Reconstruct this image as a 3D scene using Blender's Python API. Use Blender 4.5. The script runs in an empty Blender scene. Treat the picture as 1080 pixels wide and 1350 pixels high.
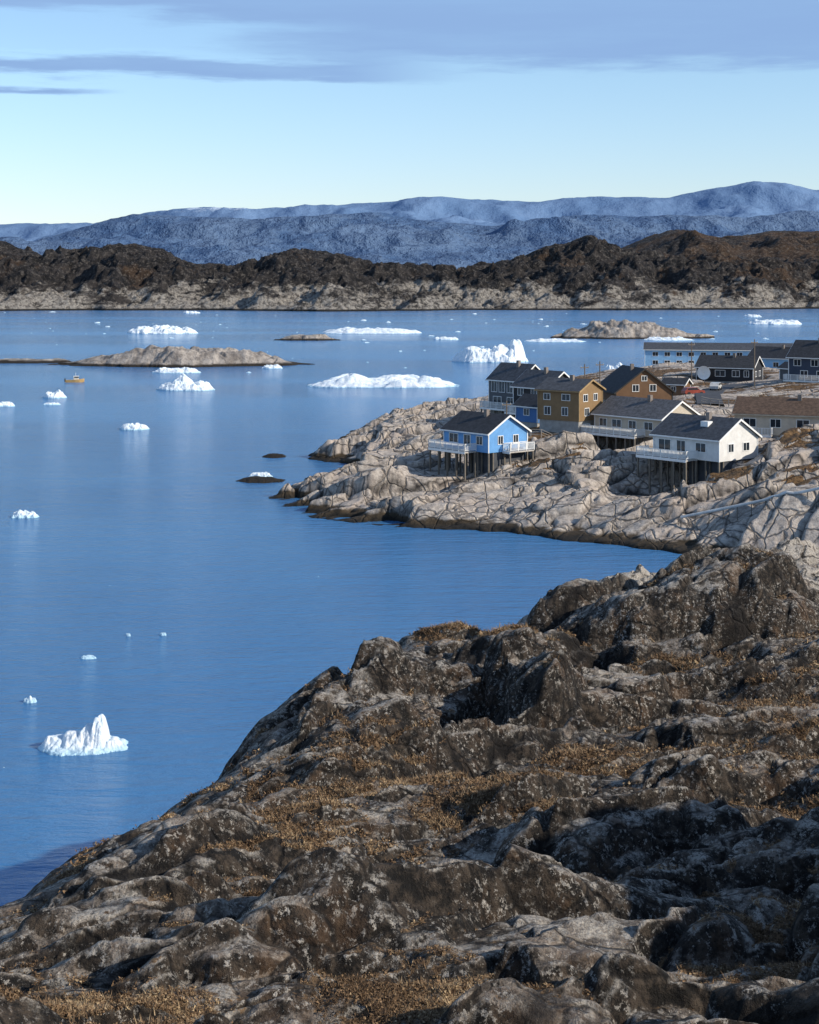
import bpy, math, random
import numpy as np
from mathutils import Vector
rng=np.random.default_rng(7); random.seed(7)
S=bpy.context.scene
S.view_settings.view_transform='Standard'; S.view_settings.look='None'; S.view_settings.exposure=0
H=31.0; F=2000.0; HY=375.0      # survey constants: eye height above sea, focal length, sea horizon
def wx(px,Y): return (px-540.0)/F*Y
def wz(py,Y): return H-(py-HY)*Y/F
def sea_y(py): return H*F/(py-HY)

# ------------------------------------------------------------ noise
def h2(ix,iy,s):
    ix=ix.astype(np.int64); iy=iy.astype(np.int64)
    n=(ix*374761393+iy*668265263+s*1442695041)&0xFFFFFFFF
    n=((n^(n>>13))*1274126177)&0xFFFFFFFF
    n=n^(n>>16)
    n=(n*2246822519)&0xFFFFFFFF
    n=n^(n>>15)
    return n.astype(np.float64)/4294967295.0
def perlin(x,y,s=0):
    x0=np.floor(x);y0=np.floor(y);fx=x-x0;fy=y-y0
    u=fx*fx*fx*(fx*(fx*6-15)+10);v=fy*fy*fy*(fy*(fy*6-15)+10)
    def g(i,j):
        a=h2(x0+i,y0+j,s)*2*math.pi
        return np.cos(a)*(fx-i)+np.sin(a)*(fy-j)
    a=g(0,0)*(1-u)+g(1,0)*u
    b=g(0,1)*(1-u)+g(1,1)*u
    return (a*(1-v)+b*v)*1.5
def fbm(x,y,o=4,s=0,r=.5,ridged=False):
    t=np.zeros_like(x);a=1;n=0
    for i in range(o):
        p=perlin(x*2**i+i*13.7,y*2**i-i*7.3,s+i)
        if ridged: p=1-2*np.abs(p)
        t+=a*p;n+=a;a*=r
    return t/n
def voro(x,y,s=0):
    x0=np.floor(x);y0=np.floor(y)
    f1=np.full(x.shape,9.);f2=np.full(x.shape,9.);cid=np.zeros(x.shape);cdx=np.zeros(x.shape);cdy=np.zeros(x.shape)
    for i in(-1,0,1):
        for j in(-1,0,1):
            a=h2(x0+i,y0+j,s);b=h2(x0+i,y0+j,s+51)
            dx=x-(x0+i+a);dy=y-(y0+j+b);d=np.sqrt(dx*dx+dy*dy)
            m=d<f1
            f2=np.where(m,f1,np.minimum(f2,d))
            f1=np.where(m,d,f1)
            cid=np.where(m,h2(x0+i,y0+j,s+99),cid);cdx=np.where(m,dx,cdx);cdy=np.where(m,dy,cdy)
    return f1,f2,cid,cdx,cdy
def ss(a,b,x):
    t=np.clip((x-a)/(b-a),0,1);return t*t*(3-2*t)
def blocks(X,Y,size,ang,stretch,s,tilt=.5,warp=.5,round_=.22,dep=.35,off=1.):
    c,sn=math.cos(ang),math.sin(ang)
    u=(X*c+Y*sn)/(size*stretch);v=(-X*sn+Y*c)/size
    wu=fbm(u*.9,v*.9,3,s+5)*warp;wv=fbm(u*.9+9,v*.9+4,3,s+8)*warp
    u=u+wu;v=v+wv
    f1,f2,cid,dx,dy=voro(u,v,s)
    e=f2-f1
    gx=(cid*7.13%1-.5)*2;gy=(cid*13.7%1-.5)*2
    h=(cid-.5)*off+ (dx*gx+dy*gy)*tilt*2
    m=ss(0,round_,e)
    return (h+dep)*m-dep*(1-m)-.2*np.exp(-(e/.05)**2), e
def ledges(X,Y,size,ang,s,warp=.6,rise=.14):
    # glacially plucked steps: rounded face, long gentle back
    c,sn=math.cos(ang),math.sin(ang)
    u=(X*c+Y*sn)/size;v=(-X*sn+Y*c)/size
    w=v+fbm(u*.45,v*.6,4,s)*warp*2+fbm(u*1.7,v*1.7,3,s+3)*warp*.2
    k=np.floor(w);f=w-k
    a=.1+1.1*np.clip(.5+.9*perlin(u*.5+k*7.7,k*3.1,s+12),0,1)
    return (ss(0,rise,f)*(1-f**1.6))*a, f
def rbf(pts):
    P=np.array(pts,float);n=len(P);xy=P[:,:2]/50
    d=np.sqrt(((xy[:,None]-xy[None])**2).sum(-1))
    K=np.where(d>0,d*d*np.log(d+1e-12),0)+np.eye(n)*1e-3
    A=np.zeros((n+3,n+3));A[:n,:n]=K;A[:n,n]=1;A[:n,n+1:]=xy;A[n,:n]=1;A[n+1:,:n]=xy.T
    w=np.linalg.solve(A,np.concatenate([P[:,2],[0,0,0]]))
    def f(X,Y):
        x=X/50;y=Y/50
        o=w[n]+w[n+1]*x+w[n+2]*y
        for i in range(n):
            r2=(x-xy[i,0])**2+(y-xy[i,1])**2
            o=o+w[i]*.5*r2*np.log(r2+1e-12)
        return o
    return f
def poly_sd(X,Y,poly):
    d2=np.full(X.shape,1e18);ins=np.zeros(X.shape,bool);n=len(poly)
    for i in range(n):
        ax,ay=poly[i];bx,by=poly[(i+1)%n]
        ex,ey=bx-ax,by-ay
        t=np.clip(((X-ax)*ex+(Y-ay)*ey)/(ex*ex+ey*ey),0,1)
        q=(X-ax-t*ex)**2+(Y-ay-t*ey)**2
        d2=np.minimum(d2,q)
        if ay!=by:
            c=((ay>Y)!=(by>Y))&(X<(bx-ax)*(Y-ay)/(by-ay)+ax)
            ins^=c
    d=np.sqrt(d2)
    return np.where(ins,-d,d)   # negative inside

# ------------------------------------------------------------ mesh helpers
def grid_obj(name,X,Y,Z,mat,attrs={},smooth=True):
    ny,nx=X.shape
    me=bpy.data.meshes.new(name)
    co=np.stack([X,Y,Z],-1).reshape(-1,3).astype(np.float32)
    i=np.arange(nx*ny).reshape(ny,nx)
    q=np.stack([i[:-1,:-1],i[:-1,1:],i[1:,1:],i[1:,:-1]],-1).reshape(-1,4)
    me.vertices.add(len(co));me.vertices.foreach_set('co',co.ravel())
    me.loops.add(q.size);me.loops.foreach_set('vertex_index',q.ravel().astype(np.int32))
    me.polygons.add(len(q));me.polygons.foreach_set('loop_start',np.arange(0,q.size,4,dtype=np.int32))
    me.update(calc_edges=True)
    me.polygons.foreach_set('use_smooth',np.full(len(q),smooth))
    for k,a in attrs.items():
        at=me.attributes.new(k,'FLOAT','POINT');at.data.foreach_set('value',a.ravel().astype(np.float32))
    me.materials.append(mat)
    o=bpy.data.objects.new(name,me);S.collection.objects.link(o);return o
def raw_obj(name,co,faces_n,k,mat,attrs={},smooth=False):
    me=bpy.data.meshes.new(name)
    me.vertices.add(len(co));me.vertices.foreach_set('co',co.astype(np.float32).ravel())
    me.loops.add(faces_n.size);me.loops.foreach_set('vertex_index',faces_n.ravel().astype(np.int32))
    me.polygons.add(len(faces_n));me.polygons.foreach_set('loop_start',np.arange(0,faces_n.size,k,dtype=np.int32))
    me.update(calc_edges=True)
    me.polygons.foreach_set('use_smooth',np.full(len(faces_n),smooth))
    for kk,a in attrs.items():
        at=me.attributes.new(kk,'FLOAT','POINT');at.data.foreach_set('value',a.astype(np.float32))
    me.materials.append(mat)
    o=bpy.data.objects.new(name,me);S.collection.objects.link(o);return o

# ------------------------------------------------------------ node helper
class NT:
    def __init__(s,name):
        s.m=bpy.data.materials.new(name);s.m.use_nodes=True;s.t=s.m.node_tree;s.n=s.t.nodes
        s.b=s.n['Principled BSDF'];s.b.inputs['Specular IOR Level'].default_value=.3
        s.geo=s.n.new('ShaderNodeNewGeometry').outputs['Position']
    def setin(s,i,v):
        if isinstance(v,bpy.types.NodeSocket): s.t.links.new(v,i)
        elif isinstance(v,(tuple,list)) and len(v)==3 and i.type=='RGBA': i.default_value=(*v,1)
        else: i.default_value=v
    def pos(s,sc=(1,1,1),rot=(0,0,0)):
        m=s.n.new('ShaderNodeMapping');m.inputs['Scale'].default_value=sc;m.inputs['Rotation'].default_value=rot
        s.t.links.new(s.geo,m.inputs[0]);return m.outputs[0]
    def noise(s,scale,det=4,rough=.55,vec=None,dist=0):
        n=s.n.new('ShaderNodeTexNoise');n.inputs['Scale'].default_value=scale;n.inputs['Detail'].default_value=det
        n.inputs['Roughness'].default_value=rough;n.inputs['Distortion'].default_value=dist
        s.t.links.new(vec or s.geo,n.inputs['Vector']);return n.outputs['Fac']
    def cracks(s,scale,sc,rot,warp,wscale):
        # warped fracture network: distance to cell borders
        nn=s.n.new('ShaderNodeTexNoise');nn.inputs['Scale'].default_value=wscale;nn.inputs['Detail'].default_value=4
        s.t.links.new(s.geo,nn.inputs['Vector'])
        v=s.n.new('ShaderNodeVectorMath');v.operation='MULTIPLY_ADD';s.t.links.new(nn.outputs['Color'],v.inputs[0])
        v.inputs[1].default_value=(warp,)*3;s.t.links.new(s.geo,v.inputs[2])
        m=s.n.new('ShaderNodeMapping');m.inputs['Scale'].default_value=sc;m.inputs['Rotation'].default_value=rot;s.t.links.new(v.outputs[0],m.inputs[0])
        n=s.n.new('ShaderNodeTexVoronoi');n.feature='DISTANCE_TO_EDGE';n.inputs['Scale'].default_value=scale
        s.t.links.new(m.outputs[0],n.inputs['Vector']);return n.outputs['Distance']
    def ramp(s,f,a,b,va=0.,vb=1.):
        n=s.n.new('ShaderNodeMapRange');n.inputs[1].default_value=a;n.inputs[2].default_value=b
        n.inputs[3].default_value=va;n.inputs[4].default_value=vb;n.interpolation_type='SMOOTHSTEP'
        s.setin(n.inputs[0],f);return n.outputs[0]
    def mix(s,f,a,b,bt='MIX'):
        n=s.n.new('ShaderNodeMix');n.data_type='RGBA';n.blend_type=bt
        s.setin(n.inputs[0],f);s.setin(n.inputs[6],a);s.setin(n.inputs[7],b);return n.outputs[2]
    def math(s,op,a,b=0.):
        n=s.n.new('ShaderNodeMath');n.operation=op;s.setin(n.inputs[0],a);s.setin(n.inputs[1],b);return n.outputs[0]
    def attr(s,nm):
        n=s.n.new('ShaderNodeAttribute');n.attribute_name=nm;return n.outputs['Fac']
    def xyz(s,v=None):
        n=s.n.new('ShaderNodeSeparateXYZ');s.t.links.new(v or s.geo,n.inputs[0]);return n.outputs
    def normz(s):
        g=s.n.new('ShaderNodeNewGeometry');return s.xyz(g.outputs['Normal'])[2]
    def bump(s,h,st=.5,d=.1):
        n=s.n.new('ShaderNodeBump');n.inputs['Strength'].default_value=st;n.inputs['Distance'].default_value=d
        s.setin(n.inputs['Height'],h);s.t.links.new(n.outputs[0],s.b.inputs['Normal']);return n
    def out(s,col,rough=.85):
        s.setin(s.b.inputs['Base Color'],col);s.setin(s.b.inputs['Roughness'],rough);return s.m
def simple(name,c,rough=.6,var=.15,sc=1.5):
    n=NT(name);f=n.noise(sc,3)
    d=tuple(x*(1-var) for x in c);l=tuple(min(1,x*(1+var)) for x in c)
    return n.out(n.mix(n.ramp(f,.3,.7),d,l),rough)

# ------------------------------------------------------------ materials
def mk_fgrock():
    n=NT('lichen_rock')
    a=n.noise(.45,6,.65);b=n.noise(4,7,.72);c=n.noise(20,4,.75);big=n.noise(1.2,7,.72)
    nz=n.normz()
    dark=n.mix(n.ramp(b,.42,.6),(.013,.011,.009),(.090,.069,.051))
    grey=n.mix(n.ramp(b,.4,.6),(.12,.10,.082),(.35,.30,.25))
    gm=n.math('ADD',a,n.math('MULTIPLY',n.math('SUBTRACT',big,.5),.7))
    gm=n.math('ADD',gm,n.ramp(nz,.55,.95,-.15,.045))
    col=n.mix(n.math('MULTIPLY',n.ramp(gm,.515,.56),n.ramp(c,.36,.5,.35,1)),dark,grey)
    topm=n.math('MULTIPLY',n.ramp(nz,.6,.9),n.ramp(n.noise(1.7,8,.78),.525,.56))
    col=n.mix(n.math('MULTIPLY',topm,n.ramp(c,.38,.54,.15,.95)),col,(.53,.49,.43))
    pl=n.math('MULTIPLY',n.attr('pale'),n.ramp(n.noise(2.6,8,.75),.40,.48))
    col=n.mix(pl,col,n.mix(n.ramp(c,.4,.6),(.34,.30,.26),(.68,.63,.55)))
    spk=n.math('MULTIPLY',n.ramp(n.noise(9,6,.82),.55,.585),n.ramp(n.noise(.9,4),.37,.5))
    col=n.mix(n.math('MULTIPLY',spk,.92),col,(.60,.56,.50))
    col=n.mix(n.math('MULTIPLY',n.ramp(n.noise(.9,5,.7),.52,.64),.4),col,(.17,.095,.048))
    ck=n.cracks(.55,(1,1.9,1.4),(0,0,-.55),.9,.8)
    cm=n.ramp(ck,.006,.026,1,0)
    col=n.mix(n.math('MAXIMUM',n.attr('crack'),n.math('MULTIPLY',cm,.75)),col,(.009,.007,.006))
    vg=n.attr('veg')
    vc=n.mix(n.ramp(n.noise(14,5,.8),.4,.6),(.065,.038,.02),(.29,.19,.105))
    vm=n.ramp(n.math('ADD',vg,n.math('MULTIPLY',n.math('SUBTRACT',n.noise(5,6,.8),.5),1.5)),.42,.52)
    col=n.mix(vm,col,vc)
    h=n.math('ADD',n.math('MULTIPLY',b,1.),n.math('ADD',n.math('MULTIPLY',c,.3),n.math('MULTIPLY',big,1.3)))
    h=n.math('SUBTRACT',h,n.math('MULTIPLY',n.ramp(ck,.0,.06,1,0),.5))
    n.bump(h,1.,.24)
    return n.out(col,.88)
def mk_midrock():
    n=NT('pale_coastal_rock')
    a=n.noise(.12,5,.6);b=n.noise(1.2,6,.75);st=n.noise(.9,6,.75,n.pos((.22,1,1.5),(0,0,.5)))
    col=n.mix(n.ramp(b,.38,.62),(.31,.27,.235),(.56,.50,.435))
    col=n.mix(n.ramp(a,.45,.65),col,(.49,.415,.35))
    col=n.mix(n.math('MULTIPLY',n.ramp(st,.56,.64),.6),col,(.12,.105,.095))
    col=n.mix(n.ramp(n.noise(2.2,6,.8),.58,.64,0,.5),col,(.08,.07,.063))
    ck=n.cracks(.16,(1,2.0,1.6),(0,0,-.5),3.,.22);ck2=n.cracks(.11,(2.2,.9,1.2),(0,0,-.4),4.,.15)
    cm=n.math('MAXIMUM',n.ramp(ck,.005,.022,1,0),n.ramp(ck2,.004,.018,1,0))
    col=n.mix(n.math('MAXIMUM',n.attr('crack'),n.math('MULTIPLY',cm,.7)),col,(.032,.028,.025))
    vm=n.ramp(n.math('ADD',n.attr('veg'),n.math('MULTIPLY',n.math('SUBTRACT',n.noise(.6,6,.75),.5),1.2)),.45,.55)
    vc=n.mix(n.ramp(n.noise(2.5,5,.75),.38,.62),(.06,.034,.017),(.21,.125,.055))
    col=n.mix(vm,col,vc)
    z=n.xyz()[2];zz=n.math('ADD',z,n.math('MULTIPLY',n.math('SUBTRACT',n.noise(.35,4),.5),1.6))
    col=n.mix(n.ramp(zz,.75,1.15,1,0),col,n.mix(n.ramp(zz,.1,.7),(.016,.014,.011),(.055,.04,.024)))
    h=n.math('ADD',b,n.math('MULTIPLY',st,.8));h=n.math('SUBTRACT',h,n.math('MULTIPLY',n.math('MAXIMUM',n.ramp(ck,0,.05,1,0),n.ramp(ck2,0,.035,1,0)),.8))
    n.bump(h,.9,.42)
    return n.out(col,.85)
def mk_island(pz,pale=(.62,.57,.50)):
    n=NT('heath_island_ground')
    x,y,z=n.xyz()
    a=n.noise(.010,6,.65);b=n.noise(.05,7,.8);c=n.noise(.2,5,.75);st=n.noise(.013,7,.72,n.pos((1,.6,3),(0,0,.3)))
    col=n.mix(n.ramp(b,.4,.6),(.012,.012,.014),(.066,.058,.055))
    a2=n.math('ADD',a,n.ramp(x,100,650,-.06,.09))
    col=n.mix(n.math('MULTIPLY',n.ramp(a2,.5,.6),n.ramp(b,.38,.58,.2,.9)),col,n.mix(c,(.06,.036,.024),(.16,.092,.045)))
    col=n.mix(n.math('MULTIPLY',n.ramp(c,.54,.61),.6),col,(.22,.2,.18))
    zz=n.math('ADD',z,n.math('MULTIPLY',n.math('SUBTRACT',st,.5),-150.))
    pm=n.ramp(zz,pz*.8,pz*1.7,1,0)
    col=n.mix(n.math('MULTIPLY',pm,n.ramp(b,.36,.5,.2,1)),col,n.mix(n.ramp(c,.38,.62),(.22,.2,.18),pale))
    col=n.mix(n.ramp(z,1.2,3.0,1,0),col,(.03,.025,.02))
    n.bump(n.math('ADD',b,n.math('MULTIPLY',c,.4)),1.,16.)
    return n.out(col,.9)
def mk_islet():
    n=NT('islet_rock')
    b=n.noise(.25,7,.75);c=n.noise(1.,5,.75)
    col=n.mix(n.ramp(b,.38,.62),(.2,.175,.155),(.5,.45,.40))
    col=n.mix(n.ramp(c,.54,.63,0,.7),col,(.06,.05,.042))
    z=n.xyz()[2]
    col=n.mix(n.ramp(n.math('ADD',z,n.math('MULTIPLY',n.noise(.2,3),1.)),1.1,1.9,1,0),col,(.03,.024,.018))
    n.bump(b,1.,2.);return n.out(col,.9)
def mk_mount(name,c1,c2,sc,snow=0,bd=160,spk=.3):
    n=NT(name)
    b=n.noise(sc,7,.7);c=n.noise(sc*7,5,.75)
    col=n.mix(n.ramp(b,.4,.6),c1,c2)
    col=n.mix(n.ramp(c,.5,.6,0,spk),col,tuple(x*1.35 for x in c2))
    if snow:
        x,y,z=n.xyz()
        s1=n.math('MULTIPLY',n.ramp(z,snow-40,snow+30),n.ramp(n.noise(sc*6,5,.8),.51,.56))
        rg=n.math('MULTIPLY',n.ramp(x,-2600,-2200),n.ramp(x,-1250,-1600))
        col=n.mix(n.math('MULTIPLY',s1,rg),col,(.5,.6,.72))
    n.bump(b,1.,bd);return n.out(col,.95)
def mk_sea():
    n=NT('sea_water')
    big=n.noise(.006,4,.6,n.pos((.5,1.6,1)))
    w1=n.noise(.9,5,.65,n.pos((.45,1.4,1),(0,0,.2)));w2=n.noise(.22,3,.5,n.pos((.4,1.6,1),(0,0,-.15)));w3=n.noise(4.,3,.6,n.pos((.6,1.3,1)))
    h=n.math('ADD',n.math('MULTIPLY',w1,.75),n.math('ADD',n.math('MULTIPLY',w2,1.1),n.math('MULTIPLY',w3,.10)))
    h=n.math('MULTIPLY',h,n.ramp(big,.35,.65,.75,1.3))
    n.bump(h,.85,.5)
    n.b.inputs['IOR'].default_value=1.333;n.b.inputs['Specular IOR Level'].default_value=.5
    return n.out(n.mix(n.ramp(big,.35,.65),(.045,.17,.375),(.058,.205,.43)),n.ramp(big,.35,.65,.12,.19))
def mk_ice():
    n=NT('glacier_ice')
    b=n.noise(.8,5,.65);z=n.xyz()[2]
    col=n.mix(n.ramp(b,.35,.65),(.62,.73,.82),(.86,.90,.92))
    col=n.mix(n.ramp(z,.05,.5,.75,0),col,(.35,.62,.78))
    n.bump(n.noise(1.6,5,.7),.5,.5);return n.out(col,.55)
def mk_shrub():
    n=NT('dry_heath')
    f=n.attr('tone')
    col=n.mix(n.ramp(f,0,.6),(.05,.03,.016),(.22,.14,.078));col=n.mix(n.ramp(f,.65,1.),col,(.46,.34,.2))
    return n.out(col,.9)
M_fg=mk_fgrock();M_mid=mk_midrock();M_isl=mk_island(17);M_let=mk_islet();M_sea=mk_sea();M_ice=mk_ice();M_shr=mk_shrub()
M_mA=mk_mount('haze_mountain',(.05,.105,.215),(.10,.162,.27),.0018)  # both ranges: aerial haze painted into the albedo as blue, no volume
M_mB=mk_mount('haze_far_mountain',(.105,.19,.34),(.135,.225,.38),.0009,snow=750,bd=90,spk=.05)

# ------------------------------------------------------------ sea
me=bpy.data.meshes.new('sea');R=60000
me.from_pydata([(-R,-R,0),(R,-R,0),(R,R,0),(-R,R,0)],[],[(0,1,2,3)]);me.materials.append(M_sea)
S.collection.objects.link(bpy.data.objects.new('sea',me))

# ------------------------------------------------------------ far ranges
def ridge(name,prof,Yr,Y0,Y1,nx,ny,mat,xr,ns,amp,shore=0,seed=1,pw=1.0,shoreline=None,cap=.16,n2a=.55):
    px=np.array([p[0] for p in prof],float);py=np.array([p[1] for p in prof],float)
    xs=np.linspace(-xr,xr,nx);ys=np.linspace(Y0,Y1,ny);X,Y=np.meshgrid(xs,ys)
    Xw=X+fbm(X/ns/1.5,Y/ns/1.5,3,seed+40)*ns*.35*np.clip(np.abs(Y-Yr)/(Yr-Y0)*3,0,1)
    P=540+Xw/Yr*F
    hr=(HY-np.interp(P,px,py))/F*Yr+H
    y0=np.full(X.shape,Y0*1.) if shoreline is None else shoreline(X)
    t=(Y-y0)/(Yr-y0)
    up=np.clip(t,0,1)**pw
    dn=1-ss(0,1,(Y-Yr)/(Y1-Yr))
    env=np.where(Y<Yr,up,dn)
    n1=fbm(X/ns,Y/ns,7,seed,.55,ridged=True)-.52;n2=fbm(X/ns*2.3+5,Y/ns*2.3,6,seed+20,.6)
    band=np.exp(-((Y-Yr)/(.12*(Yr-Y0)))**2)
    z=hr*env+amp*n1*np.clip(env*3,0,1)*(1-.75*band)*(0.35+.65*env)+amp*n2a*n2*np.clip(env*5,0,1)*(1-.4*band)
    z=np.minimum(z,hr*.96+amp*cap*n2+amp*.08)
    z=np.where(t<0,-6+0*z,np.maximum(z,np.clip(t*90,0,1)*1.))
    return grid_obj(name,X,Y,z,mat)
A=[(-900,330),(-300,345),(-60,345),(0,335),(30,324),(60,305),(130,291),(175,281),(260,288),(330,291),(400,288),(500,283),(560,291),(650,298),(720,289),(800,287),(900,286),(1000,282),(1080,278),(1500,282),(2000,300)]
B=[(-900,300),(-200,296),(0,296),(90,291),(140,288),(190,281),(230,277),(300,275),(345,277),(400,273),(500,267),(560,261),(640,265),(750,258),(820,261),(880,260),(930,249),(985,238),(1050,243),(1080,247),(1300,262),(2000,280)]
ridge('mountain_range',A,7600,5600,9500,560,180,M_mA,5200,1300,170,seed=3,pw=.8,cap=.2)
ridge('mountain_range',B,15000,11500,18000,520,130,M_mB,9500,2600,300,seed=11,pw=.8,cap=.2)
C=[(-900,350),(-300,330),(-60,320),(0,321),(40,334),(72,345),(88,333),(130,329),(200,328),(235,345),(262,354),(320,349),(370,335),(400,329),(440,336),(500,353),(600,354),(655,351),(700,336),(740,325),(782,312),(810,324),(840,335),(930,340),(1000,346),(1080,340),(1300,335),(2000,360)]
D=[(-900,364),(500,368),(700,362),(800,338),(835,325),(870,311),(905,300),(930,306),(960,312),(1010,305),(1080,302),(1250,300),(1500,320),(2000,350)]
def shC(X): return 1800+fbm(X/220,X*0,4,77)*120+np.clip(X,0,900)*.22-40*ss(-300,-600,X)
ridge('heath_island',C,2250,1700,2750,1200,420,M_isl,1300,130,44,seed=21,pw=.62,shoreline=shC,cap=.34,n2a=.75)
ridge('heath_island',D,2900,2300,3600,700,200,M_isl,1700,240,46,seed=31,pw=.8,cap=.25)

# ------------------------------------------------------------ islets
def islet(name,px0,px1,py,hm,depth,seed,prof=None,mat=M_let):
    Y0=sea_y(py);xa,xb=wx(px0,Y0),wx(px1,Y0);cx=(xa+xb)/2;hw=(xb-xa)/2
    xs=np.linspace(-1.15,1.15,340);ys=np.linspace(-1.3,1.3,90);U,V=np.meshgrid(xs,ys)
    X=cx+U*hw;Y=Y0+depth+V*depth
    n=fbm(X/hw*2.5,Y/depth*.8,4,seed)
    e=1-np.sqrt(U**2+V**2)+n*.3
    pr=np.interp(U,[-1,0,1],[1,1,1]) if prof is None else np.interp(U,prof[0],prof[1])
    bl,ed=blocks(X,Y,hm*.9,.3,2.2,seed,dep=.15,round_=.15)
    z=hm*pr*np.clip(e*2.4,-.3,1)*(.72+.5*fbm(X/12,Y/12,5,seed+3,.6))+bl*hm*.14*(e>0)
    z=np.where(e<0,-1.5+0*z,z)
    return grid_obj(name,X,Y,z,mat)
islet('rocky_islet',55,392,484,8.2,16,5,([-1,-.75,-.4,-.1,.15,.6,.9,1],[.15,.35,.75,1.,1.,.85,.3,.2]))
islet('rocky_islet',-60,95,479,1.8,6,6)
islet('rocky_islet',362,446,449,3.6,8,8)
islet('rocky_islet',726,950,447,10.5,20,9,([-1,-.7,-.4,0,.3,.7,1],[.35,.7,1,1.,.85,.45,.25]))
islet('rocky_islet',310,372,637,.7,3,12)
islet('rocky_islet',345,376,604,.6,2.5,13)

# ------------------------------------------------------------ peninsula
shore=[(300,120),(75,150),(55,162),(45,168),(36,172),(29,176),(24,181),(18.4,184),(12,189),(5.8,192),(-4,195),(-13,201),(-18,209),(-20,218),(-18.5,228),(-13,238),(-7,252),(-7,260),(-14,264),(-18,270),(-16.5,290),(-10,331),(-2,352),(8,362),(30,372),(48,395),(60,440),(90,478),(200,510),(400,520),(400,120)]
ctl=[(px,py,Y) for px,py,Y in [(640,612,219),(600,644,205),(455,622,224),(400,648,219),(500,640,211),(545,603,236),(480,573,292),(540,552,322),(590,556,300),(700,605,215),(745,592,216),(690,555,256),(750,562,242),(840,588,230),(835,527,270),(790,625,205),(870,640,197),(935,616,202),(1000,584,203),(1080,590,192),(1080,640,178),(950,665,182),(1080,690,168),(1035,578,233),(960,520,285),(960,506,335),(880,502,340),(950,490,430),(1065,502,303),(900,482,385),(860,489,400),(1030,493,398)]]
cp=[(wx(a,Y),Y,wz(b,Y)) for a,b,Y in ctl]+[(200,200,14),(200,400,10),(120,320,13),(130,230,12),(300,300,16),(40,330,6),(28,300,6)]
penbase=rbf(cp)
flats=[]   # (x,y,r,zmax)
def pen_parts(X,Y):
    sd=-poly_sd(X,Y,shore)          # positive inside
    sd=sd+fbm(X/9,Y/9,5,61,.6)*2.6
    b=penbase(X,Y)
    env=np.clip(sd/7.5,0,1)**.55
    vil=ss(222,240,Y)*ss(8,22,X)
    amp=1-.75*vil
    b1,e1=blocks(X,Y,9.5,.45,1.7,71,.85,.45,.08,.06,.9)
    b2,e2=blocks(X,Y,4.,.65,1.9,72,.75,.45,.10,.06,.7)
    b3,e3=blocks(X,Y,1.3,.3,1.8,73,.6,.4,.16,.05,.6)
    l1,f1=ledges(X,Y,5.5,.25,76,.6,.15)
    det=(b1*1.5+b2*.5+b3*.08+l1*1.1-.4)*amp+fbm(X/2.5,Y/2.5,5,74,.55)*.16*amp+fbm(X/22,Y/22,3,75)*1.0*amp
    z=b*env+det*np.clip(sd/3,0,1)
    for fx,fy,r,zm in flats:
        d=np.sqrt((X-fx)**2+(Y-fy)**2)
        w=1-ss(r,r+3,d)
        z=z*(1-w)+np.minimum(z,zm+det*.25)*w
    z=np.where(sd<0,-np.clip(-sd*1.2,0,3),z)
    crack=np.clip(np.exp(-(e1/.026)**2)+.8*np.exp(-(e2/.032)**2)+.6*ss(.05,.0,f1)+.6*ss(.975,1.,f1),0,1)*(1-.6*vil)
    return z,sd,det,crack,vil
def penH(x,y):
    return float(pen_parts(np.array([[float(x)]]),np.array([[float(y)]]))[0][0,0])

# ------------------------------------------------------------ building kit
MT={}
def M(name,c,rough=.6,**k):
    if name not in MT: MT[name]=simple(name,c,rough,**k)
    return MT[name]
def siding(name,c,vert=False):
    if name in MT: return MT[name]
    n=NT(name);tc=n.n.new('ShaderNodeTexCoord').outputs['Object']
    x,y,z=n.xyz(tc)
    s=n.math('ADD',x,y) if vert else z
    w=n.math('FRACT',n.math('MULTIPLY',s,5.5 if vert else 6.5))
    g=n.ramp(w,.0,.12)
    f=n.noise(1.2,4)
    col=n.mix(n.ramp(f,.3,.7),tuple(v*.85 for v in c),c)
    col=n.mix(n.math('MULTIPLY',n.math('SUBTRACT',1.,g),.4),col,tuple(v*.4 for v in c))
    n.bump(w,.35,.05)
    MT[name]=n.out(col,.65);return MT[name]
def roofing(name,c):
    if name in MT: return MT[name]
    n=NT(name);f=n.noise(2.,5,.7);g=n.noise(.5,4)
    col=n.mix(n.ramp(f,.35,.65),tuple(v*.7 for v in c),tuple(v*1.35 for v in c))
    n.bump(f,.3,.05);MT[name]=n.out(col,.8);return MT[name]
def glass():
    if 'window_glass' in MT: return MT['window_glass']
    n=NT('window_glass');n.b.inputs['Specular IOR Level'].default_value=.6
    MT['window_glass']=n.out((.02,.028,.038),.06);return MT['window_glass']
WHITE=lambda:M('white_paint',(.78,.78,.76),.5,var=.05)
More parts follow.
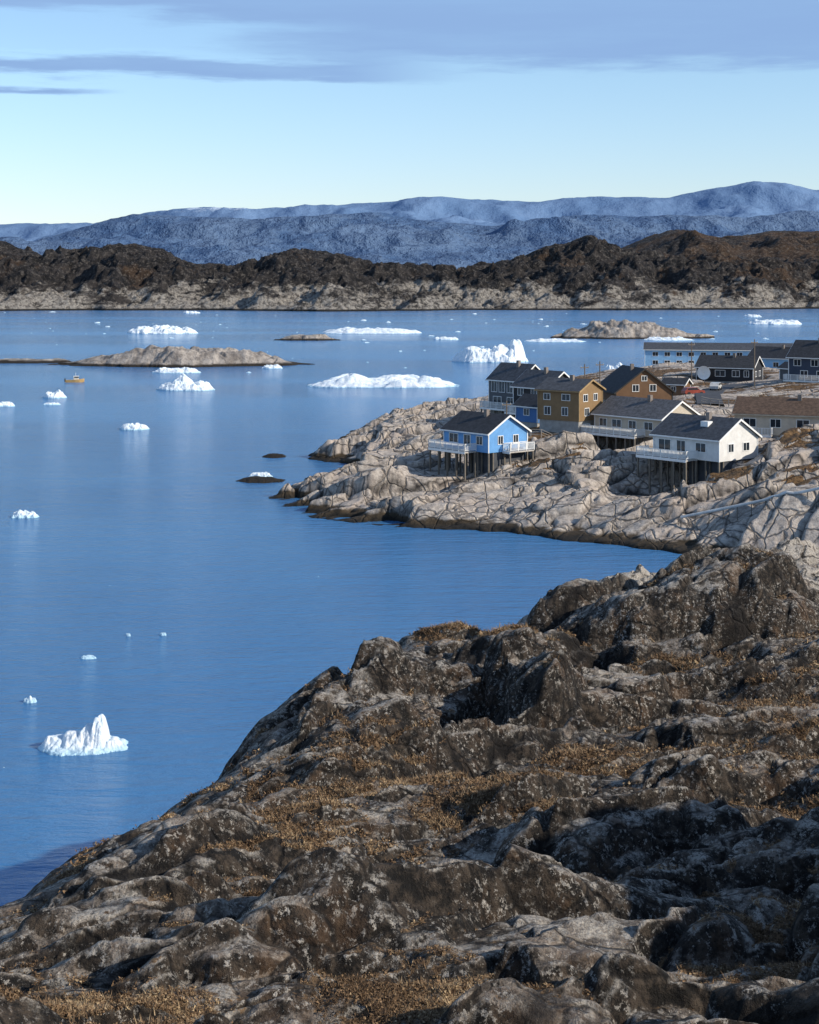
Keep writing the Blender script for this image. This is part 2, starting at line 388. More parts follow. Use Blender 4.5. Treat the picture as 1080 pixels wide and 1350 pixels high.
class Kit:
    def __init__(s,name,loc,rot):
        s.e=bpy.data.objects.new(name,None);s.e.empty_display_size=1;s.e.location=loc;s.e.rotation_euler=(0,0,rot)
        S.collection.objects.link(s.e);s.loc=loc;s.rot=rot;s.p={}
    def w(s,x,y):
        c,sn=math.cos(s.rot),math.sin(s.rot);return s.loc[0]+x*c-y*sn,s.loc[1]+x*sn+y*c
    def raw(s,part,mat,v,f):
        if part not in s.p: s.p[part]=[mat,[],[]]
        P=s.p[part];o=len(P[1]);P[1].extend(v);P[2].extend([tuple(i+o for i in q) for q in f])
    def box(s,part,mat,x0,x1,y0,y1,z0,z1):
        v=[(x0,y0,z0),(x1,y0,z0),(x1,y1,z0),(x0,y1,z0),(x0,y0,z1),(x1,y0,z1),(x1,y1,z1),(x0,y1,z1)]
        s.raw(part,mat,v,[(0,3,2,1),(4,5,6,7),(0,1,5,4),(1,2,6,5),(2,3,7,6),(3,0,4,7)])
    def bar(s,part,mat,a,b,r=.05,n=6):
        a=Vector(a);b=Vector(b);d=(b-a).normalized();u=d.cross(Vector((0,0,1)))
        if u.length<.01:u=Vector((1,0,0))
        u.normalize();w=d.cross(u)
        v=[];
        for p in(a,b):
            for i in range(n):
                t=2*math.pi*i/n;v.append(tuple(p+u*math.cos(t)*r+w*math.sin(t)*r))
        f=[(i,(i+1)%n,n+(i+1)%n,n+i) for i in range(n)]+[tuple(range(n))[::-1],tuple(range(n,2*n))]
        s.raw(part,mat,v,f)
    def done(s):
        for k,(m,v,f) in s.p.items():
            me=bpy.data.meshes.new(k);me.from_pydata(v,[],f);me.materials.append(m);me.update()
            o=bpy.data.objects.new(k,me);o.parent=s.e;S.collection.objects.link(o)
        return s.e
def window(k,L,W,side,u,z,w,h,fr=.09,bars=1,part='window_frame',mat=None):
    mat=mat or WHITE()
    def put(part,m,u0,u1,z0,z1,d0,d1):
        if side=='+x':k.box(part,m,L/2+d0,L/2+d1,u0,u1,z0,z1)
        if side=='-x':k.box(part,m,-L/2-d1,-L/2-d0,u0,u1,z0,z1)
        if side=='-y':k.box(part,m,u0,u1,-W/2-d1,-W/2-d0,z0,z1)
        if side=='+y':k.box(part,m,u0,u1,W/2+d0,W/2+d1,z0,z1)
    a,b=u-w/2,u+w/2;c,d=z-h/2,z+h/2
    put('window_glass',glass(),a,b,c,d,-.02,.025)
    put(part,mat,a-fr,a,c-fr,d+fr,-.02,.07);put(part,mat,b,b+fr,c-fr,d+fr,-.02,.07)
    put(part,mat,a,b,d,d+fr,-.02,.07);put(part,mat,a,b,c-fr,c,-.02,.07)
    for i in range(bars):
        t=a+(b-a)*(i+1)/(bars+1);put(part,mat,t-.03,t+.03,c,d,.0,.05)
def house(name,px,Y,zf,L,W,wh,rh,rot,wall,roof,wins,trim=None,found=None,decks=(),stilts=None,ov=.45,chim=True,vert=False,flat=True,doors=()):
    X=wx(px,Y);rot=math.radians(rot);k=Kit(name,(X,Y,zf),rot);trim=trim or WHITE()
    a,b=L/2,W/2;z0=-.15
    prof=[(-b,z0),(b,z0),(b,wh),(0,wh+rh),(-b,wh)]
    v=[(-a,y,z) for y,z in prof]+[(a,y,z) for y,z in prof]
    k.raw('walls',wall,v,[(0,1,2,3,4)[::-1],(5,6,7,8,9),(0,1,6,5),(1,2,7,6),(4,0,5,9)])
    sl=rh/b;e=b+ov;ze=wh-ov*sl+.04;zr=wh+rh+.04
    def chev(part,m,x0,x1,dz,t,ee):
        zee=wh-(ee-b)*sl+.04
        pr=[(-ee,zee+dz),(0,zr+dz),(ee,zee+dz),(ee,zee+dz+t),(0,zr+dz+t),(-ee,zee+dz+t)]
        v=[(x0,y,z) for y,z in pr]+[(x1,y,z) for y,z in pr]
        k.raw(part,m,v,[(0,5,4,1),(1,4,3,2),(6,7,10,11),(7,8,9,10),(0,1,7,6),(1,2,8,7),(2,3,9,8),(3,4,10,9),(4,5,11,10),(5,0,6,11)])
    chev('roof',roof,-a-.4,a+.4,0,.16,e)
    chev('barge_boards',trim,-a-.46,-a-.402,-.14,.27,e+.02);chev('barge_boards',trim,a+.402,a+.46,-.14,.27,e+.02)
    for sy in(-1,1):
        y0=sy*(e+.022);k.box('gutter',trim,-a-.4,a+.4,min(y0,y0+sy*.08),max(y0,y0+sy*.08),ze-.08,ze+.1)
    for sx in(-1,1):
        for sy in(-1,1):
            x=sx*(a+.01);y=sy*(b+.01);k.box('corner_boards',trim,x-.07,x+.07,y-.07,y+.07,z0-.02,wh-.12)
    for wn in wins: window(k,L,W,*wn)
    if chim: k.box('chimney',M('chimney_brick',(.2,.17,.15)),a*.2-.3,a*.2+.3,-.9,-.35,wh+rh-.9,wh+rh+.75)
    gz=[];
    for sx in(-1,0,1):
        for sy in(-1,0,1):
            x,y=k.w(sx*a,sy*b);gz.append(penH(x,y)-zf)
    lo=min(gz)-.4
    found=found or M('concrete',(.33,.32,.30),.8)
    if stilts is None:
        k.box('foundation',found,-a+.15,a-.15,-b+.15,b-.15,min(lo,-.5),z0+.003)
    else:
        k.box('foundation',found,-a+stilts,a-.2,-b+1.2,b-.2,min(lo,-.5),z0+.003)
    st=M('timber_post',(.16,.14,.115),.8)
    for (x0,x1,y0,y1) in decks:
        wd=M('deck_boards',(.42,.39,.35),.7)
        k.box('deck',wd,x0,x1,y0,y1,-.24,-.05);
        k.box('deck_edge',WHITE(),x0-.03,x1+.03,y0-.06,y0-.003,-.36,-.02)
        k.box('deck_edge',WHITE(),x0-.06,x0-.033,y0-.06,y1,-.36,-.02)
        segs=[((x0,y0),(x1,y0)),((x0,y0),(x0,y1)),((x1,y0),(x1,y1))]
        for (p,q) in segs:
            inside=lambda P:(-a+.05<P[0]<a-.05 and -b+.05<P[1]<b-.05)
            ln=math.hypot(q[0]-p[0],q[1]-p[1]);n=max(1,int(ln/1.3))
            for i in range(n+1):
                t=i/n;x=p[0]+(q[0]-p[0])*t;y=p[1]+(q[1]-p[1])*t
                if inside((x,y)):continue
                k.box('railing',WHITE(),x-.05,x+.05,y-.05,y+.05,-.05,1.02)
            for zz,hh in((1.02,.07),(.12,.05)):
                k.box('railing',WHITE(),min(p[0],q[0])-.04,max(p[0],q[0])+.04,min(p[1],q[1])-.04,max(p[1],q[1])+.04,zz,zz+hh)
            nb=int(ln/.22)
            for i in range(nb):
                t=(i+.5)/nb;x=p[0]+(q[0]-p[0])*t;y=p[1]+(q[1]-p[1])*t
                k.box('railing',WHITE(),x-.035,x+.035,y-.035,y+.035,.17,1.02)
        nx=max(2,int((x1-x0)/1.8)+1);nyy=max(2,int((y1-y0)/2.5)+1)
        for i in range(nx):
            for j in range(nyy):
                x=x0+.15+(x1-x0-.3)*i/(nx-1);y=y0+.15+(y1-y0-.3)*j/(nyy-1)
                X1,Y1=k.w(x,y);g=penH(X1,Y1)-zf-.5
                if g<-.4:k.box('stilts',st,x-.1,x+.1,y-.1,y+.1,g,-.24)
    if stilts is not None:
        nx=max(2,int(L/2.2)+1)
        for i in range(nx):
            for y in(-b+.15,-b+1.):
                x=-a+.15+(L-.3)*i/(nx-1);X1,Y1=k.w(x,y);g=penH(X1,Y1)-zf-.5
                if g<-.3:k.box('stilts',st,x-.1,x+.1,y-.1,y+.1,g,z0)
    return k
HS=[(640,220,7.35,7),(928,203,8.16,8),(850,234,8.2,9),(752,240,10.1,6),(835,272,10.6,8),(718,264,8.9,6),(680,272,8.9,5),(1035,235,8.3,10),(962,345,9.4,9),(1072,305,12.2,7),(1030,400,8,8)]
for px,Y,z,r in HS: flats.append((wx(px,Y),Y,r*.75,z-.6))
for i in range(-2,3): flats.append((90+i*9*math.cos(math.radians(-10)),440+i*9*math.sin(math.radians(-10)),6,5.9))
# drops under the decks on the seaward side
for px,Y,z,d,r,q in((640,220,7.35,6.5,4.2,3.2),(640,220,7.35,9,4.5,4.0),(930,203,8.16,6.5,5.,4.0),(925,203,8.16,10,5.5,5.2),(852,234,8.2,7,5.,2.8)):
    flats.append((wx(px,Y)-.77*d,Y-.64*d,r,z-q))

def build_pen(name,xs,ys):
    X,Y=np.meshgrid(xs,ys);z,sd,det,cr,vil=pen_parts(X,Y)
    gy,gx=np.gradient(z,ys,xs);sl=np.sqrt(gx**2+gy**2)
    n=fbm(X/14,Y/14,4,91)
    veg=(.22+n*.7+.35*vil)*ss(3.6,6.5,z)*(1-ss(.5,1.1,sl))*ss(.6,-.5,det)*1.5
    for gx0,gy0,gr in((20,213,5.5),(27,220,6),(40,190,4),(50,200,7),(60,195,6),(20,232,7),(48,183,4)):
        veg=np.maximum(veg,.95*np.exp(-((X-gx0)**2+(Y-gy0)**2)/gr**2)*(1-ss(.9,1.6,sl)))
    return grid_obj(name,X,Y,z,M_mid,{'veg':np.clip(veg,0,1),'crack':cr})
xs=np.concatenate([np.arange(-30,72,.24),np.arange(72,160,.9),np.arange(160,320,3.)])
ys=np.concatenate([np.arange(135,165,.8),np.arange(165,250,.22),np.arange(250,370,.5),np.arange(370,520,1.2)])
build_pen('coastal_rock_ground',xs,ys)

# houses
navy=siding('black_siding',(.022,.024,.03),True);lblue=siding('light_blue_siding',(.15,.37,.70))
white=siding('white_siding',(.78,.77,.74));beige=siding('beige_siding',(.57,.50,.40));ochre=siding('ochre_siding',(.26,.165,.08),True)
brown=siding('brown_siding',(.17,.095,.05),True);pblue=siding('pale_blue_siding',(.30,.55,.82))
rdark=roofing('dark_felt_roof',(.035,.037,.042));rgrey=roofing('grey_felt_roof',(.10,.10,.105));rbrown=roofing('brown_roof',(.10,.065,.045));rmid=roofing('slate_grey_roof',(.06,.065,.075))
gsid=siding('grey_siding',(.10,.105,.115),True)
k=house('blue_house',640,220,7.35,9.5,7.6,2.7,2.2,-50,lblue,rdark,[('+x',-1.5,1.55,.9,1.1),('+x',1.5,1.55,.9,1.1),('-y',-2.6,1.5,1.8,1.2),('-y',.3,1.3,1.3,1.6),('-y',2.9,1.5,1.2,1.1)],decks=[(-5.6,2.2,-6.,-3.8),(4.75,6.2,-1.0,3.8)],stilts=4.,found=M('dark_foundation',(.06,.065,.075),.8));k.done()
k=house('white_house',930,203,8.16,11,8,2.8,2.3,-50,white,rmid,[('+x',-1.6,1.5,1.,1.),('+x',1.6,1.5,1.2,1.),('-y',-3.6,1.4,2.,1.4),('-y',-.8,1.2,1.4,1.9),('-y',2.5,1.5,1.6,1.1)],decks=[(-6.5,2.,-6.4,-4.)],stilts=5.,found=M('dark_foundation',(.06,.065,.075),.8))
k.box('skylight',WHITE(),1,2.2,-2.2,-1.2,2.8+2.3*.55,2.8+2.3*.85);k.done()
house('beige_house',852,234,8.2,13.5,8.5,2.8,2.3,-50,beige,rgrey,[('+x',-1.2,1.5,1.1,1.1),('-y',-5,1.5,1.4,1.1),('-y',-2.2,1.5,1.8,1.1),('-y',1,1.5,1.4,1.1),('-y',4.2,1.5,1.6,1.1)],decks=[(-7.8,3.5,-6.6,-4.25)],stilts=6).done()
house('ochre_house',752,240,9.9,7.5,7,4.6,1.5,-38,ochre,rmid,[('+x',-1.6,3.4,1.2,1.),('+x',1.4,3.4,1.,1.),('+x',-1.2,1.2,1.2,1.1),('-y',-2.1,3.5,1.1,.9),('-y',1.4,3.5,1.4,.9),('-y',-2,1.3,1.1,1.2),('-y',1.2,1.3,1.,1.2)],trim=M('ochre_trim',(.32,.22,.11))).done()
house('brown_gable_house',835,272,10.6,11,10.5,1.6,3.9,-78,brown,rdark,[('+x',-1.6,2.2,1.1,1.1),('+x',1.6,2.2,1.1,1.1),('+x',0,3.9,.9,.8)],trim=M('black_trim',(.03,.03,.03))).done()
house('black_house',719,264,8.9,8.2,7.4,4.5,2.5,-50,navy,rmid,[('+x',-1.5,3.5,1.2,1.2),('+x',1.5,3.5,1.2,1.2),('+x',0,1.2,1.5,1.3),('-y',-2.3,3.5,1.3,1.2),('-y',1.,3.5,1.3,1.2),('-y',-1,1.2,1.6,1.2)],decks=[(-4.3,3.5,-5.6,-3.7)]).done()
house('glass_gable_house',683,274,8.9,8,6.8,5.1,2.6,-50,gsid,rmid,[('+x',-1.7,1.6,1.3,2.2),('+x',0,1.6,1.5,2.2),('+x',1.7,1.6,1.3,2.2),('+x',-1.5,4.2,1.3,1.8),('+x',0.2,4.2,1.5,1.8),('+x',1.8,4.2,1.1,1.8),('-y',-2.6,3.8,1.4,2.,.09,1),('-y',-.6,3.8,1.4,2.),('-y',1.5,3.8,1.4,2.),('-y',-1.8,1.2,2.,1.4),('-y',1.6,1.2,1.6,1.4)],decks=[(-4.4,3.9,-5.2,-3.4)]).done()
house('small_blue_house',707,250,8.6,5,4.4,2.6,1.5,-50,siding('deep_blue_siding',(.08,.2,.45)),rdark,[('+x',0,1.5,1.,1.),('-y',0,1.5,1.2,1.)],chim=False).done()
house('tan_house',1042,235,8.1,15.5,8.5,3.1,2.1,-22,beige,rbrown,[('-y',-5.5,1.7,1.8,1.2),('-y',-1.6,1.7,1.5,1.2),('-y',2.5,1.7,1.8,1.2),('-y',5.6,1.7,1.2,1.2),('-x',0,1.6,1.2,1.1)],decks=[(-7.6,-2,-6,-4.25)],trim=M('tan_trim',(.5,.42,.32))).done()
k=house('black_dish_house',962,345,9.4,13,8,3,2.3,-28,navy,rdark,[('+x',-1.8,1.5,1.3,1.1),('+x',1.4,1.5,1.3,1.1),('-y',-1,1.6,2.2,1.3),('-y',2.6,1.6,1.6,1.3),('-y',5,1.6,1.,1.3)])
dm=WHITE();v=[];f=[];cx,cy,cz,r=-4.3,-5.2,1.7,1.55
nn=24
for ri in range(5):
    rr=r*ri/4
    for i in range(nn):
        t=2*math.pi*i/nn;v.append((cx+rr*math.cos(t),cy-.45*(rr/r)**2,cz+rr*math.sin(t)))
for ri in range(4):
    for i in range(nn):
        f.append((ri*nn+i,ri*nn+(i+1)%nn,(ri+1)*nn+(i+1)%nn,(ri+1)*nn+i))
k.raw('satellite_dish',dm,v,f);k.bar('dish_mast',M('galvanised',(.35,.36,.37)),(cx,cy+.15,-1.5),(cx,cy+.15,cz),.09)
k.bar('dish_feed',M('galvanised',(.35,.36,.37)),(cx,cy-.0,cz),(cx,cy-1.3,cz),.04);k.done()
wl=[('-y',-19+i*3.4,1.5,1.5,1.1) for i in range(12)]+[('-y',-19+i*3.4,3.9,1.5,1.1) for i in range(12)]+[('+x',-2,3.9,1.2,1.1),('+x',2,3.9,1.2,1.1)]
house('long_blue_building',952,440,7.0,44,9.5,5.2,1.7,-10,pblue,rmid,wl,chim=False).done()
house('navy_house',1078,305,12.0,8.5,8.5,4.6,3.,-38,siding('navy_siding',(.045,.06,.095),True),rdark,[('+x',-1.6,3.2,1.2,1.2),('+x',1.6,3.2,1.2,1.2),('-y',-2.4,3.4,1.4,1.2),('-y',1.2,3.4,1.4,1.2),('-y',-1,1.2,1.4,1.2),('-y',2.4,1.2,1.4,1.2)],decks=[(-4.6,4.2,-6,-4.25)]).done()
house('pale_blue_house',1028,380,9.6,13,8,3.2,2.4,-40,pblue,rdark,[('+x',-1.6,1.5,1.2,1.1),('+x',1.6,1.5,1.2,1.1),('-y',-3,1.5,1.4,1.1),('-y',1,1.5,1.4,1.1)]).done()
house('small_timber_shed',892,300,penH(wx(892,300),300)+.4,4.5,3.4,2.2,.9,-30,brown,rdark,[('-y',0,1.2,.9,.8)],chim=False).done()
house('small_timber_shed',1048,318,penH(wx(1048,318),318)+.4,5,3.6,2.3,1.,-60,gsid,rdark,[('+x',0,1.2,.9,.8)],chim=False).done()

# road
def ribbon(name,pts,w,mat,lift):
    P=[Vector((a,b)) for a,b in pts];dense=[]
    for i in range(len(P)-1):
        for t in np.linspace(0,1,12,endpoint=False):dense.append(P[i].lerp(P[i+1],float(t)))
    dense.append(P[-1]);v=[];f=[]
    for i,p in enumerate(dense):
        d=(dense[min(i+1,len(dense)-1)]-dense[max(i-1,0)]).normalized();nrm=Vector((-d.y,d.x))
        zz=max(penH(p.x+nrm.x*s,p.y+nrm.y*s) for s in(-w/2,0,w/2))+lift
        for s in(-w/2,w/2):v.append((p.x+nrm.x*s,p.y+nrm.y*s,zz))
        for s in(-w/2-.6,w/2+.6):v.append((p.x+nrm.x*s,p.y+nrm.y*s,zz-1.5))
        if i:
            a=(i-1)*4;b=i*4;f+= [(a,b,b+1,a+1),(a+2,b+2,b,a),(a+1,b+1,b+3,a+3)]
    me=bpy.data.meshes.new(name);me.from_pydata(v,[],f);me.materials.append(mat);o=bpy.data.objects.new(name,me);S.collection.objects.link(o)
ribbon('road',[(52,262),(55,280),(60,300),(66,318),(78,328),(95,333),(120,338)],4.5,simple('asphalt',(.06,.062,.068),.8),.15)

# poles
def pole(px,Y,h):
    X=wx(px,Y);g=penH(X,Y);k=Kit('utility_pole',(X,Y,g-.4),.4);m=M('pole_timber',(.16,.13,.10),.8)
    k.bar('pole',m,(0,0,0),(0,0,h),.11);k.box('crossarm',m,-.8,.8,-.06,.06,h-.7,h-.55)
    for x in(-.7,0,.7):k.bar('insulator',M('insulator',(.5,.5,.48)),(x,0,h-.55),(x,0,h-.35),.05)
    k.done()
for p in((912,320,11),(771,262,8.5),(791,268,8),(995,300,10),(668,236,6),(1052,330,9)):pole(*p)
# water pipe crossing the shore rocks on short trestles
k=Kit('pipe_line',(0,0,0),0);pp=[]
for t in np.linspace(0,1,26):
    px=898+(1130-898)*t;Y=181-9*t;X=wx(px,Y);pp.append([X,Y,penH(X,Y)])
g0=np.array([p[2] for p in pp]);tt=np.linspace(0,1,26)
cf=np.polyfit(tt,g0,1);ln_=np.polyval(cf,tt);ln_=ln_+max(0.,float(np.percentile(g0-ln_,85)))+.25
for p,z_ in zip(pp,ln_):p[2]=float(max(z_,p[2]+.12))
for a,b in zip(pp[:-1],pp[1:]):
    k.bar('pipe',M('pipe_metal',(.6,.585,.55)),a,b,.17,8)
for a in pp[::2]: k.bar('support',M('timber_post',(.13,.11,.09)),a,(a[0],a[1],penH(a[0],a[1])-.4),.06)
k.done()
def fence(name,pts,h=1.1,deck=False):
    k=Kit(name,(0,0,0),0);m=M('weathered_timber',(.33,.30,.26),.8)
    for (a,b) in zip(pts[:-1],pts[1:]):
        ln=math.hypot(b[0]-a[0],b[1]-a[1]);n=max(2,int(ln/1.5));prev=None
        for i in range(n+1):
            t=i/n;x=a[0]+(b[0]-a[0])*t;y=a[1]+(b[1]-a[1])*t;z=penH(x,y)+.3
            k.box('posts',m,x-.06,x+.06,y-.06,y+.06,z-1.,z+h)
            if prev:
                for hh in(.35,.7,1.05):k.bar('rails',m,(prev[0],prev[1],prev[2]+hh*h),(x,y,z+hh*h),.045,4)
            prev=(x,y,z)
    k.done()
fence('timber_fence',[(wx(700,232),232),(wx(770,230),230)])
fence('timber_fence',[(wx(925,262),262),(wx(985,258),258),(wx(1000,270),270)])
fence('timber_fence',[(wx(740,250),250),(wx(800,248),248)])
k=Kit('timber_stairs',(wx(960,240),240,penH(wx(960,240),240)),math.radians(-20));m=M('weathered_timber',(.33,.30,.26))
for i in range(12):
    k.box('treads',WHITE(),i*.35,i*.35+.33,-.6,.6,.25+i*.19,.30+i*.19)
for y in(-.62,.62):
    k.bar('stringer',m,(0,y,.1),(4.2,y,2.4),.08);k.bar('handrail',WHITE(),(0,y,1.2),(4.2,y,3.5),.05)
    for i in range(0,13,2):k.bar('balusters',WHITE(),(i*.35,y,-.6),(i*.35,y,1.2+i*.19),.04)
k.done()
def car(px,Y,rot,c):
    X=wx(px,Y);k=Kit('parked_car',(X,Y,penH(X,Y)+.25),rot);m=M('car_paint_%d'%int(c[0]*100),c,.3);
    pr=[(-2.1,.35),(-2.1,.85),(-1.9,1.),(-1.5,1.45),(.4,1.48),(1.05,1.),(1.95,.88),(2.1,.6),(2.1,.35)]
    def ext(part,mt,pr,y0,y1):
        n=len(pr);v=[(x,y0,z) for x,z in pr]+[(x,y1,z) for x,z in pr]
        k.raw(part,mt,v,[tuple(range(n)),tuple(range(n,2*n))[::-1]]+[(i,i+n,(i+1)%n+n,(i+1)%n) for i in range(n)])
    ext('body',m,pr,-.85,.85)
    wn=[(-1.65,1.02),(-1.4,1.38),(.35,1.4),(.85,1.02)]
    ext('windows',glass(),wn,-.87,.87)
    for x in(-1.3,1.3):
        for y in(-.8,.8):k.bar('wheels',M('tyre',(.02,.02,.02)),(x,y-.12,.33),(x,y+.12,.33),.33,14)
    k.done()
car(914,288,.3,(.28,.06,.04));car(944,300,1.2,(.5,.5,.48))

# ------------------------------------------------------------ foreground
sil=[(-30,-25),(-14,2),(-8.4,13),(-6.6,24),(-6.5,27),(-5.9,30),(-4.9,34),(-4.1,37),(-4.1,42),(-3.15,45),(-1.6,50),(-.8,56),(.7,58.5),(3.2,60),(4.5,63),(6.6,68),(9.4,72.5),(13.7,76),(18.4,80),(22.7,84),(34,92),(60,100),(110,104),(110,-25)]
fc=[(0,1350,14),(540,1350,14),(1080,1350,14),(0,1200,19.5),(540,1200,19.5),(1080,1200,19.5),(100,1100,25.5),(540,1100,25.5),(1080,1080,27),(250,1010,33),(540,1000,33.5),(850,1000,34),(1080,985,35),(400,915,44),(600,915,44),(800,930,43.5),(1080,925,44),(520,835,55),(650,840,56),(820,850,52),(1000,830,54),(740,780,66),(870,780,65),(1000,778,67),(880,760,75),(1080,748,83)]
fcp=[(wx(a,Y),Y,wz(b,Y)) for a,b,Y in fc]+[(0,0,27.5),(-12,10,24),(14,8,27),(14,25,24.5),(30,50,22),(50,80,20),(-12,40,19),(0,75,16),(20,100,13),(60,20,32),(-20,0,24)]
fgb=rbf(fcp)
humps=[ # x,y,rx,ry,rot,h
(9.8,55,5.6,3.2,.1,1.9),(10.4,64,5.4,3.2,.25,.8),(1.2,57.3,2.3,1.8,.1,.5),(-2.6,43,2.1,4.2,-.3,.45),(3.5,43,1.5,3.,-.1,1.3),
(20.,77,5.2,3.,.2,.6),(15,62,3.,3,.0,.5),(1.7,40,.85,4.,-.2,-1.1),(5.4,48,.7,3.5,-.35,-1.),
(-3.2,25,3.0,1.1,.75,.55),(.6,21.5,2.4,.85,.6,.45),(3.8,26,2.8,1.1,.5,.6),(4.4,18.5,2.1,.8,.45,.5),(-1.8,17,1.7,.7,.8,.4),(7.2,32,3.0,1.3,.35,.7),(9,40,3.6,1.4,.3,.8),
(-.8,36,2.4,1.1,.9,.5),(12.5,47,3.6,1.5,.2,.7),(3.4,51,2.6,1.2,.5,.5),(1.5,15.3,1.6,.6,.5,.35),(-3.6,20,1.6,.7,.8,.4),(2.2,30,1.8,.8,.8,.4),(6,23,2.0,.8,.4,.5)]
def fg_parts(X,Y):
    sd=poly_sd(X,Y,sil)+fbm(X/4,Y/4,3,5)*.6
    b=fgb(X,Y)
    b=b-np.where(sd>0,1.35*sd-.5*(1-np.exp(-sd)),0)-.6*np.exp(-np.abs(sd)/1.6)
    hm=np.zeros_like(X);Xw=X+fbm(X/1.6,Y/1.6,3,15)*.5;Yw=Y+fbm(X/1.6+7,Y/1.6,3,16)*.6
    for x,y,rx,ry,r,h in humps:
        c,s=math.cos(r),math.sin(r)
        u=((Xw-x)*c+(Yw-y)*s)/rx;v=(-(Xw-x)*s+(Yw-y)*c)/ry
        q=np.sqrt(u*u+v*v);hm+=h*(np.clip(1-q**3.5,0,1)**.6)
    near=ss(40,18,Y)
    b0,e0=blocks(X,Y,4.8,.55,1.9,30,.65,.45,.14,.12,.75)
    b1,e1=blocks(X,Y,1.7,.62,2.1,31,.62,.5,.16,.10,.75)
    b2,e2=blocks(X,Y,.6,.45,2.,32,.6,.5,.2,.10,.7)
    l0,f0=ledges(X,Y,4.2,.48,24,.6,.20)
    l1,f1=ledges(X,Y,1.5,.55,26,.6,.21)
    rough=fbm(X/1.3,Y/1.3,6,33,.55)*.13+fbm(X/.3,Y/.3,3,35,.5)*.013
    ed=ss(0,-3,sd)
    det=(b0*(.65-.25*near)+b1*.31+b2*.085+l0*(.92-.28*near)+l1*.26)*(.35+.65*ed)-.5+rough+fbm(X/7,Y/7,3,34)*.6*(.3+.7*ed)
    crack=np.clip(.95*np.exp(-(e0/.03)**2)+.9*np.exp(-(e1/.035)**2)+.5*np.exp(-(e2/.05)**2)+.7*ss(.03,0,f0)+.7*ss(.975,1,f0)+.6*ss(.04,0,f1),0,1)
    hill=6.6*ss(7.8,16,X-.13*Y)*ss(28,15,Y)*ss(-8,2,Y)
    return b+hm+det+hill,sd,det,crack,hm
nyf,nxf=1050,900
yy=7*np.exp(np.linspace(0,math.log(125/7),nyf));uu=np.linspace(-1,1,nxf)
Yg=np.repeat(yy[:,None],nxf,1);Xg=uu[None]*(.38*Yg+8)+.06*Yg
Z,sd,det,crk,hm=fg_parts(Xg,Yg)
gx=np.gradient(Z,axis=1)/np.gradient(Xg,axis=1);gy=np.gradient(Z,axis=0)/np.gradient(Yg,axis=0)
sl=np.sqrt(gx**2+gy**2)
vn=fbm(Xg/4,Yg/4,5,41,.6)
veg=(.31+vn*.75-.25*np.clip(hm,0,1))*(1-ss(.35,.9,sl))*ss(.5,-.4,det)*1.5
veg=np.maximum(veg,.6*ss(.25,.02,np.abs(crk-.5))*0+.75*crk*ss(.8,.4,sl)*ss(-.15,.1,vn))
for (x,y,r,a) in((.4,33,2.6,1),(1.8,29,2.2,.85),(0,16,1.6,.7),(-3,14.5,1.6,.9),(3,52,1.6,.9),(1.5,56,1.6,.9),(6.5,33,1.6,.7),(5,14,1.,.9),(-2,28,1.6,.7),(4,36,1.4,.8),(9,33,1.6,.8)):
    veg=np.maximum(veg,a*np.exp(-((Xg-x)**2+(Yg-y)**2)/r**2)*(1-ss(.6,1.1,sl)))
veg=np.clip(veg,0,1)*(sd<1.5)
far=np.clip(ss(55,61,Yg)*ss(3,7,Xg)+ss(1.5,.8,np.sqrt(((Xg-10.4)/5.4)**2+((Yg-63)/4.5)**2)),0,1)
pale=np.maximum(far,ss(.12,.28,fbm(Xg/2.6,Yg/1.8,5,55,.6))*.95*ss(1.,.35,sl))
pale=np.maximum(pale,.7*ss(.25,.5,hm)*ss(.5,.2,sl)*ss(-.02,.15,fbm(Xg/1.5,Yg/1.5,4,56,.6)))
veg=veg*(1-.8*far)
grid_obj('lichen_rock_ground',Xg,Yg,np.maximum(Z,-3),M_fg,{'veg':veg,'pale':pale,'crack':crk*(1-.7*veg)*(1-.4*far)})
